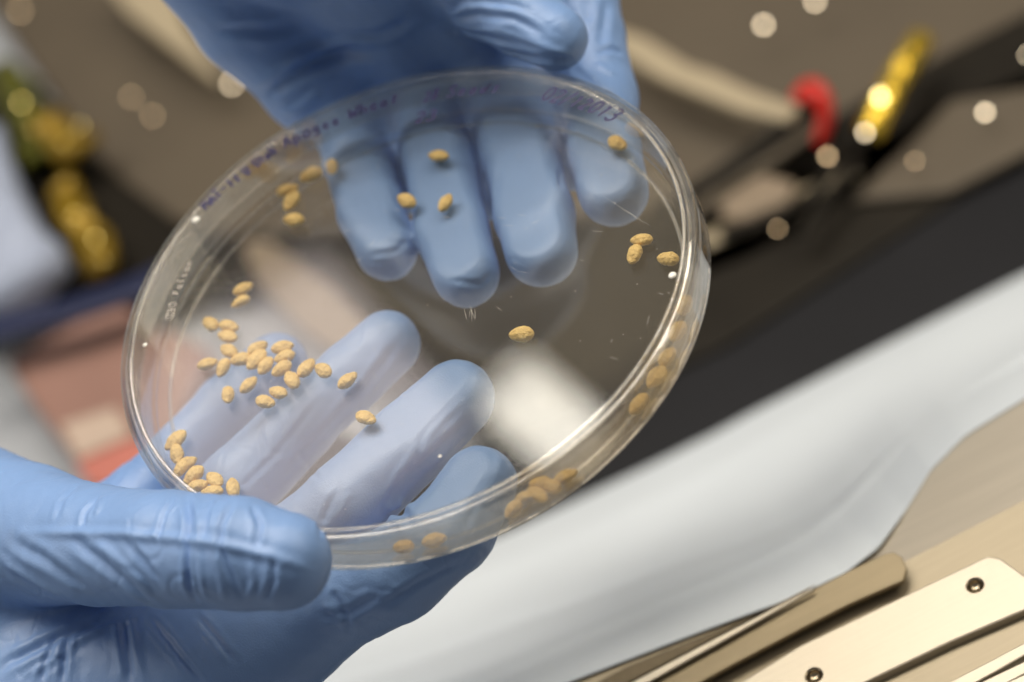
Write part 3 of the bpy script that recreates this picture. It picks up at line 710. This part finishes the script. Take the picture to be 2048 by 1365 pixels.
# steel machine in the lower right
mach = empty('machine_base', P(1800, 1250, -110)); tag(mach, 'brushed steel machine plate with a raised drilled bar in the lower right corner', 'machine part')
def sink(x, y): return -101.2 - .12 * max(0, -.456 * (x - 1700) - .89 * (y - 1180))
slab('base_plate', [(1000, 1700), (1130, 1369), (1245, 1324), (1420, 1257), (1640, 1170), (1700, 1180), (2100, 975), (3000, 514), (2900, 1300), (2000, 1900)], -101.2, 60, M['steel'], mach, 0)
fp = [(1640, 1170), (1692, 1146), (1756, 1097), (1811, 1022), (1862, 942), (1932, 872), (2062, 792), (2270, 660), (2700, 300), (3000, 514), (2100, 975), (1700, 1180)]
slab('sloped_plate', fp, [sink(*q) for q in fp], 40, M['pale_steel'], mach, 0)
bar = slab('drilled_bar', [(1380, 1470), (1480, 1365), (1600, 1291), (1790, 1200), (1975, 1112), (2002, 1117), (2110, 1195), (1900, 1285), (1690, 1385), (1500, 1500)], -90, 12, M['bar'], mach, 0.5)
slab('side_step', [(1540, 1500), (1702, 1388), (1910, 1288), (2120, 1198), (2300, 1400), (1850, 1560)], -92.5, 10, M['steel'], mach, 0.5)
for k, (yo, zz) in enumerate(((0, -91), (42, -90), (70, -89))):
    slab('ridge_strip', [(1830 + k * 30, 1400 + yo * .3), (2150, 1232 + yo), (2160, 1248 + yo), (1850 + k * 30, 1425 + yo * .3)], zz, 8, M['bar'], mach, 0.4)
vs, fs = [], []
for k in range(60):                        # knurled strip
    t0 = k / 60; p = P(1880 + 230 * t0, 1400 - 110 * t0, -91.6); q = P(1896 + 230 * t0, 1424 - 110 * t0, -91.6); dx = P(1882.4 + 230 * t0, 1398.8 - 110 * t0, -91.6) - p
    b = len(vs); vs += [p, p + dx, q + dx, q, p + dx / 2 + (0, 0, .9), q + dx / 2 + (0, 0, .9)]
    fs += [(b, b + 1, b + 4), (b + 1, b + 2, b + 5, b + 4), (b + 3, b, b + 4, b + 5), (b + 2, b + 3, b + 5)]
part('knurled_strip', mesh('knurled_strip', vs, fs, False), M['bar'], mach)['kind'] = 'stuff'
for (px, py) in ((1628, 1351), (1950, 1171)):    # threaded holes
    bm = bmesh.new(); bmesh.ops.create_cone(bm, cap_ends=True, segments=28, radius1=0.0024, radius2=0.0024, depth=0.006)
    cm = bpy.data.meshes.new('cut'); bm.to_mesh(cm); bm.free(); co_ = bpy.data.objects.new('cut', cm); col.objects.link(co_); co_.location = W(P(px, py, -90))
    md = bar.modifiers.new('hole', 'BOOLEAN'); md.object = co_; md.operation = 'DIFFERENCE'; md.solver = 'EXACT'
    bpy.context.view_layer.update(); nm = bpy.data.meshes.new_from_object(bar.evaluated_get(bpy.context.evaluated_depsgraph_get()))
    bar.modifiers.clear(); bar.data = nm; bpy.data.objects.remove(co_)
    c = P(px, py, -90.1); vs, fs = [], []; n = 28; prof = [(2.38, 0), (2.2, -.12), (2.0, -.3), (1.75, -.5), (2.0, -.8), (1.75, -1.1), (1.9, -1.4), (0.05, -1.5)]
    prof = [(r, z) for r, z in prof]
    for r, z in prof:
        for j in range(n): a = 2 * math.pi * j / n; vs.append((c[0] + r * math.cos(a), c[1] + r * math.sin(a), c[2] + z + 0.0))
    for i in range(len(prof) - 1):
        for j in range(n): fs.append((i * n + j, i * n + (j + 1) % n, (i + 1) * n + (j + 1) % n, (i + 1) * n + j))
    part('screw_hole', mesh('screw_hole', vs, fs), M['dark_hole'], mach)
o = slab('brass_fitting', [(2022, 850), (2062, 830), (2080, 880), (2030, 890)], -150, 14, M['gold'], None, 1.0); tag(o, 'small brass fitting at the right edge beside the steel plate', 'fitting')

# tweezers
tw = empty('tweezers', P(1500, 1260, -96)); tag(tw, 'flat steel tweezers lying along the machine plate, rounded end beside the paper', 'tweezers')
slab('upper_arm', [(1180, 1422), (1289, 1362), (1455, 1273), (1620, 1183), (1695, 1143), (1768, 1108), (1788, 1104), (1804, 1114), (1813, 1138), (1806, 1162), (1700, 1208), (1600, 1259), (1480, 1322), (1401, 1365), (1300, 1422)], -97, 1.4, M['tweezer'], tw, 0.35)
slab('arm_edge_highlight', [(1150, 1425), (1289, 1351), (1455, 1264), (1622, 1178), (1630, 1178), (1457, 1276), (1294, 1366), (1165, 1440)], -95.2, 1.0, M['bar'], tw, 0.3)  # pale strip paints the bright highlight along the arm's edge
slab('lower_arm', [(1120, 1405), (1250, 1334), (1420, 1266), (1590, 1196), (1610, 1182), (1455, 1262), (1289, 1349), (1150, 1420)], -99.3, 1.2, M['dark_steel'], tw, 0.3)

# black rail
rl = empty('black_rail', P(1700, 640, -285)); tag(rl, 'long black rail running across behind the dish above the white paper', 'rail')
slab('rail_body', [(300, 1390), (900, 1150), (1250, 962), (2060, 545), (2400, 370), (2330, 150), (2060, 292), (1450, 690), (1000, 900), (800, 900), (250, 720)], -284, 16, M['black'], rl, 2)
slab('rail_lip', [(330, 470), (600, 462), (900, 450), (1180, 430), (1420, 420), (2060, 140), (2340, 0), (2345, 150), (2070, 292), (1450, 688), (1000, 900), (830, 760), (700, 640), (560, 560), (400, 560)], -281, 9, M['rubber'], rl, 1.5)
o = slab('black_tray', [(-120, 110), (40, 150), (110, 210), (215, 335), (330, 420), (380, 470), (400, 560), (320, 600), (-120, 680)], -281, 8, M['rubber'], None, 1.5); tag(o, 'black tray under the amber and olive film at left', 'tray')
o = slab('beige_reflection_strip', [(480, 480), (540, 480), (660, 570), (780, 690), (740, 750), (600, 655), (510, 560)], -268, 6, M['tan'], None, 1.5); tag(o, 'beige strip standing in for a blurred reflection in the dish between the upper fingertips and the lower ring finger', 'strip')  # tan slab stands in for a blurred reflection in the dish

# brown grey instrument case
ca = empty('instrument_case', P(1100, 200, -290)); tag(ca, 'brown grey instrument case lid with small bright screws behind the hands', 'case')
slab('case_top', [(-500, -150), (-60, -40), (60, 130), (200, 330), (330, 430), (470, 480), (700, 490), (1000, 490), (1380, 470), (2060, 175), (2500, 0), (2000, -900), (0, -900)], -284, 12, M['tray'], ca, 3)
slab('case_recess_trim', [(1395, 470), (1700, 330), (1720, 345), (1410, 495)], -279, 4, M['strap'], ca, 1)
slab('case_block', [(1440, 400), (1520, 345), (1590, 360), (1580, 400), (1480, 440), (1440, 430)], -272, 12, M['tan'], ca, 2)
slab('case_shadow_slab', [(1620, 260), (1800, 150), (2060, 20), (2400, -120), (2500, 60), (2080, 190), (1960, 225), (1800, 330), (1640, 440), (1500, 520), (1400, 560), (1380, 500)], -281, 4, M['rubber'], ca, 1.5)  # dark slab painted in for the shaded gap of the case
slab('corner_panel', [(1700, 400), (1900, 200), (2080, 170), (2200, 230), (1900, 380)], -277, 4, M['tray'], ca, 1.5)
# screw heads, each turned to mirror the lamp into the camera
lamp = np.array((-60, 330, 1050.0))
scr = [(40, 22, 0.81), (262, 195, 0.68), (305, 232, 0.68), (464, 168, 1.02), (112, 372, 1.02), (140, 400, 0.85), (1527, 50, 1.06), (1630, 3, 1.02), (1970, 225, 1.02), (1655, 313, 1.02), (1555, 458, 0.64), (1830, 322, 0.59), (2055, 110, 0.68), (50, 195, 0.68)]
slabs = ['case screw at the top left corner of the photo', 'upper of the two neighbouring screws left of the dish', 'lower of the two neighbouring screws left of the dish', 'screw beside the palm edge of the upper glove',
         'upper of two overlapping bright screws by the amber film', 'lower of two overlapping bright screws by the amber film', 'large screw on the case between the beige strap and the top edge', 'screw cut by the top edge of the photo',
         'bright screw on the far right panel', 'pinkish screw under the red loop', 'dim screw between the cable ends and the black rail', 'dim screw below the gold film roll', 'screw at the right edge of the photo', 'greenish screw in the film at left']
for (px, py, r), lb in zip(scr, slabs):
    c = P(px, py, -266); nn = (lamp - c) / np.linalg.norm(lamp - c) + (CAM - c) / np.linalg.norm(CAM - c); nn /= np.linalg.norm(nn)
    s = np.cross(nn, (1, 0, 0)); s /= np.linalg.norm(s); t = np.cross(nn, s)
    sc = empty('screw', c); vs, fs = [], []; n = 20
    for rr, dz in ((r, 0), (r * 1.08, -.3), (r * 1.08, -1.4), (r * .55, -1.6), (r * .5, -14)):
        for j in range(n): a = 2 * math.pi * j / n; vs.append(c + (s * math.cos(a) + t * math.sin(a)) * rr + nn * dz)
    for i in range(4):
        for j in range(n): fs.append((i * n + j, i * n + (j + 1) % n, (i + 1) * n + (j + 1) % n, (i + 1) * n + j)[::-1])
    fs.append(tuple(range(n)))
    col.objects.unlink(sc); bpy.data.objects.remove(sc)
    o = link('screw', mesh('screw', vs, fs, False), M['mirror_b'] if px < 330 or py > 300 else M['mirror']); tag(o, 'polished ' + lb, 'screw', 'bright screws around the case')

# straps
o = slab('beige_strap', [(190, -60), (330, -60), (372, 50), (445, 160), (420, 155), (350, 100), (255, 25)], -262, 5, M['strap'], None, 1.5); tag(o, 'beige strap at the upper left disappearing behind the gloved palm', 'strap', 'beige straps')
o = slab('beige_strap', [(1215, 50), (1290, 72), (1380, 128), (1430, 142), (1500, 176), (1600, 212), (1575, 242), (1480, 220), (1380, 180), (1320, 156), (1240, 104)], -262, 5, M['strap'], None, 1.5); tag(o, 'beige strap running right from the upper glove to the red loop', 'strap', 'beige straps')
# red loop and cables
zc = -262
o = tube('red_loop', [P(1606, 206, zc - 2), P(1613, 186, zc), P(1630, 180, zc + 3), P(1646, 200, zc + 2), P(1651, 240, zc - 4), P(1637, 286, zc - 12)], (5.0, 2.4), M['red']); tag(o, 'bright red rubber loop over the dark cable ends', 'loop')
cabs = [((1630, 205), (1520, 300), (1390, 385), (1300, 430)), ((1590, 260), (1500, 320), (1400, 395), (1300, 470)), ((1690, 290), (1640, 370), (1560, 430), (1440, 470)), ((1720, 320), (1650, 400), (1600, 470)), ((1640, 250), (1560, 310), (1440, 380), (1380, 440))]
lbs = ['thick black cable emerging from the red loop, uppermost of the bundle', 'black cable second from the top of the bundle beside the dish', 'black cable curving under the pinkish screw', 'thin black cable nearest the gold film roll', 'grey brown rod between the black cables']
for k, pts in enumerate(cabs):
    o = tube('cable', [P(x, y, zc - 6 - 2 * (k % 3)) for x, y in pts], (5.0, 3.4) if k == 0 else 2.2, M['rubber'] if k != 4 else M['tray']); tag(o, lbs[k], 'cable', 'cables beside the dish')
# film roll, upper right
rollp = [P(1738, 268, zc), P(1765, 215, zc + 2), P(1790, 165, zc + 3), P(1818, 120, zc + 3), P(1842, 82, zc)]
fr = empty('film_roll', P(1790, 165, zc)); tag(fr, 'twisted roll of shiny gold film catching the light at upper right', 'film roll')
o = tube('gold_roll', rollp, 5.3, M['gold'], fr)
rnd = random.Random(21)
for i in range(9):  # small mirror discs added as glints, turned to catch the lamp
    t = i / 8 * 4; k = min(int(t), 3); a_ = np.array(rollp[k]) * (1 - t + k) + np.array(rollp[k + 1]) * (t - k)
    nn = (lamp - a_) / np.linalg.norm(lamp - a_) + (CAM - a_) / np.linalg.norm(CAM - a_); nn /= np.linalg.norm(nn)
    s = np.cross(nn, (1, .3, 0)); s /= np.linalg.norm(s); t = np.cross(nn, s); c = a_ + nn * 5.9 + s * rnd.uniform(-1.5, 1.5) + t * rnd.uniform(-1.5, 2.5); vs = []
    rr = rnd.choice((.6, .8, 1.1, 1.5, 1.9)); nn = nn + s * rnd.uniform(-.06, .06) + t * rnd.uniform(-.04, .04); nn /= np.linalg.norm(nn)
    s = np.cross(nn, (1, .3, 0)); s /= np.linalg.norm(s); t = np.cross(nn, s)
    for j in range(10): an = 2 * math.pi * j / 10; vs.append(c + s * rr * math.cos(an) + t * rr * .8 * math.sin(an))
    for j in range(10): an = 2 * math.pi * j / 10; vs.append(c - nn * .8 + s * rr * 1.1 * math.cos(an) + t * rr * .9 * math.sin(an))
    part('film_glint', mesh('film_glint', vs, [tuple(range(10)), tuple(range(19, 9, -1))] + [(j, 10 + j, 10 + (j + 1) % 10, (j + 1) % 10) for j in range(10)], False), M['spark'] if i % 3 else M['mirror'], fr)
# left: crumpled film
def crumple(name, pts, z, r, mat, seed, label, cat):
    o = tube(name, [P(x, y, z) for x, y in pts], r, mat, n=20, flat=.6); me = o.data
    n = len(me.vertices); co = np.zeros(n * 3); me.vertices.foreach_get('co', co); co = co.reshape(-1, 3) * 1000
    for k in range(3): co[:, k] += waves(co, 8, 26, seed + k) * 2.2 + waves(co, 8, 9, seed + 9 + k) * .9
    me.vertices.foreach_set('co', (co / 1000).ravel()); me.update(); tag(o, label, cat); return o
crumple('crumpled_film', [(20, 150), (50, 210), (70, 270), (95, 330)], -270, 9, M['olive'], 2, 'olive green crumpled film, upper end of the tangle at left', 'film')
crumple('crumpled_film', [(95, 240), (130, 270), (150, 310)], -262, 8, M['amber'], 5, 'amber crumpled film in the middle of the tangle at left', 'film')
crumple('crumpled_film', [(120, 380), (160, 440), (200, 500), (205, 545)], -266, 8, M['amber'], 9, 'amber crumpled film at the lower end of the tangle at left', 'film')
for nm, pl in (('crumpled_film', ((42, 205, .8), (66, 262, .35))), ('crumpled_film.001', ((160, 252, .5), (128, 286, .35))), ('crumpled_film.002', ((150, 430, .4), (190, 478, .6), (204, 520, .35)))):  # added mirror discs that give the crumpled film its glints
    for px, py, rr in pl:
        c = P(px, py, -254); nn = (lamp - c) / np.linalg.norm(lamp - c) + (CAM - c) / np.linalg.norm(CAM - c); nn /= np.linalg.norm(nn)
        s = np.cross(nn, (1, 0, 0)); s /= np.linalg.norm(s); t = np.cross(nn, s); vs = []
        for dz, q in ((0, 1), (-1.2, 1.3)):
            for j in range(9): an = 2 * math.pi * j / 9; vs.append(c + (s * math.cos(an) + t * math.sin(an) * .8) * rr * q + nn * dz)
        part('film_glint', mesh('film_glint', vs, [tuple(range(9)), tuple(range(17, 8, -1))] + [(j, 9 + j, 9 + (j + 1) % 9, (j + 1) % 9) for j in range(9)], False), M['spark'], bpy.data.objects[nm])
crumple('plastic_pouch', [(-90, 300), (-50, 420), (-10, 520), (50, 590)], -262, 22, M['pouch'], 14, 'pale blue white plastic pouch at the left edge', 'pouch')
o = slab('navy_strip', [(-60, 640), (120, 600), (245, 560), (330, 520), (330, 570), (240, 600), (120, 640), (-60, 690)], -255, 5, M['navy'], None, 1); tag(o, 'dark navy strip between the pouch and the russet package', 'strip')
pk = empty('package', P(150, 820, -280)); tag(pk, 'russet package with a cream label patch and a red edge left of the dish', 'package')
slab('package_body', [(10, 720), (230, 600), (420, 700), (330, 880), (170, 950), (60, 800)], -276, 14, M['package'], pk, 2)
slab('cream_label', [(120, 850), (230, 815), (262, 870), (155, 918)], -274, 2, M['packlabel'], pk, .4)
slab('red_edge', [(150, 925), (255, 880), (330, 880), (300, 960), (180, 972)], -273, 3, M['redstripe'], pk, .4)
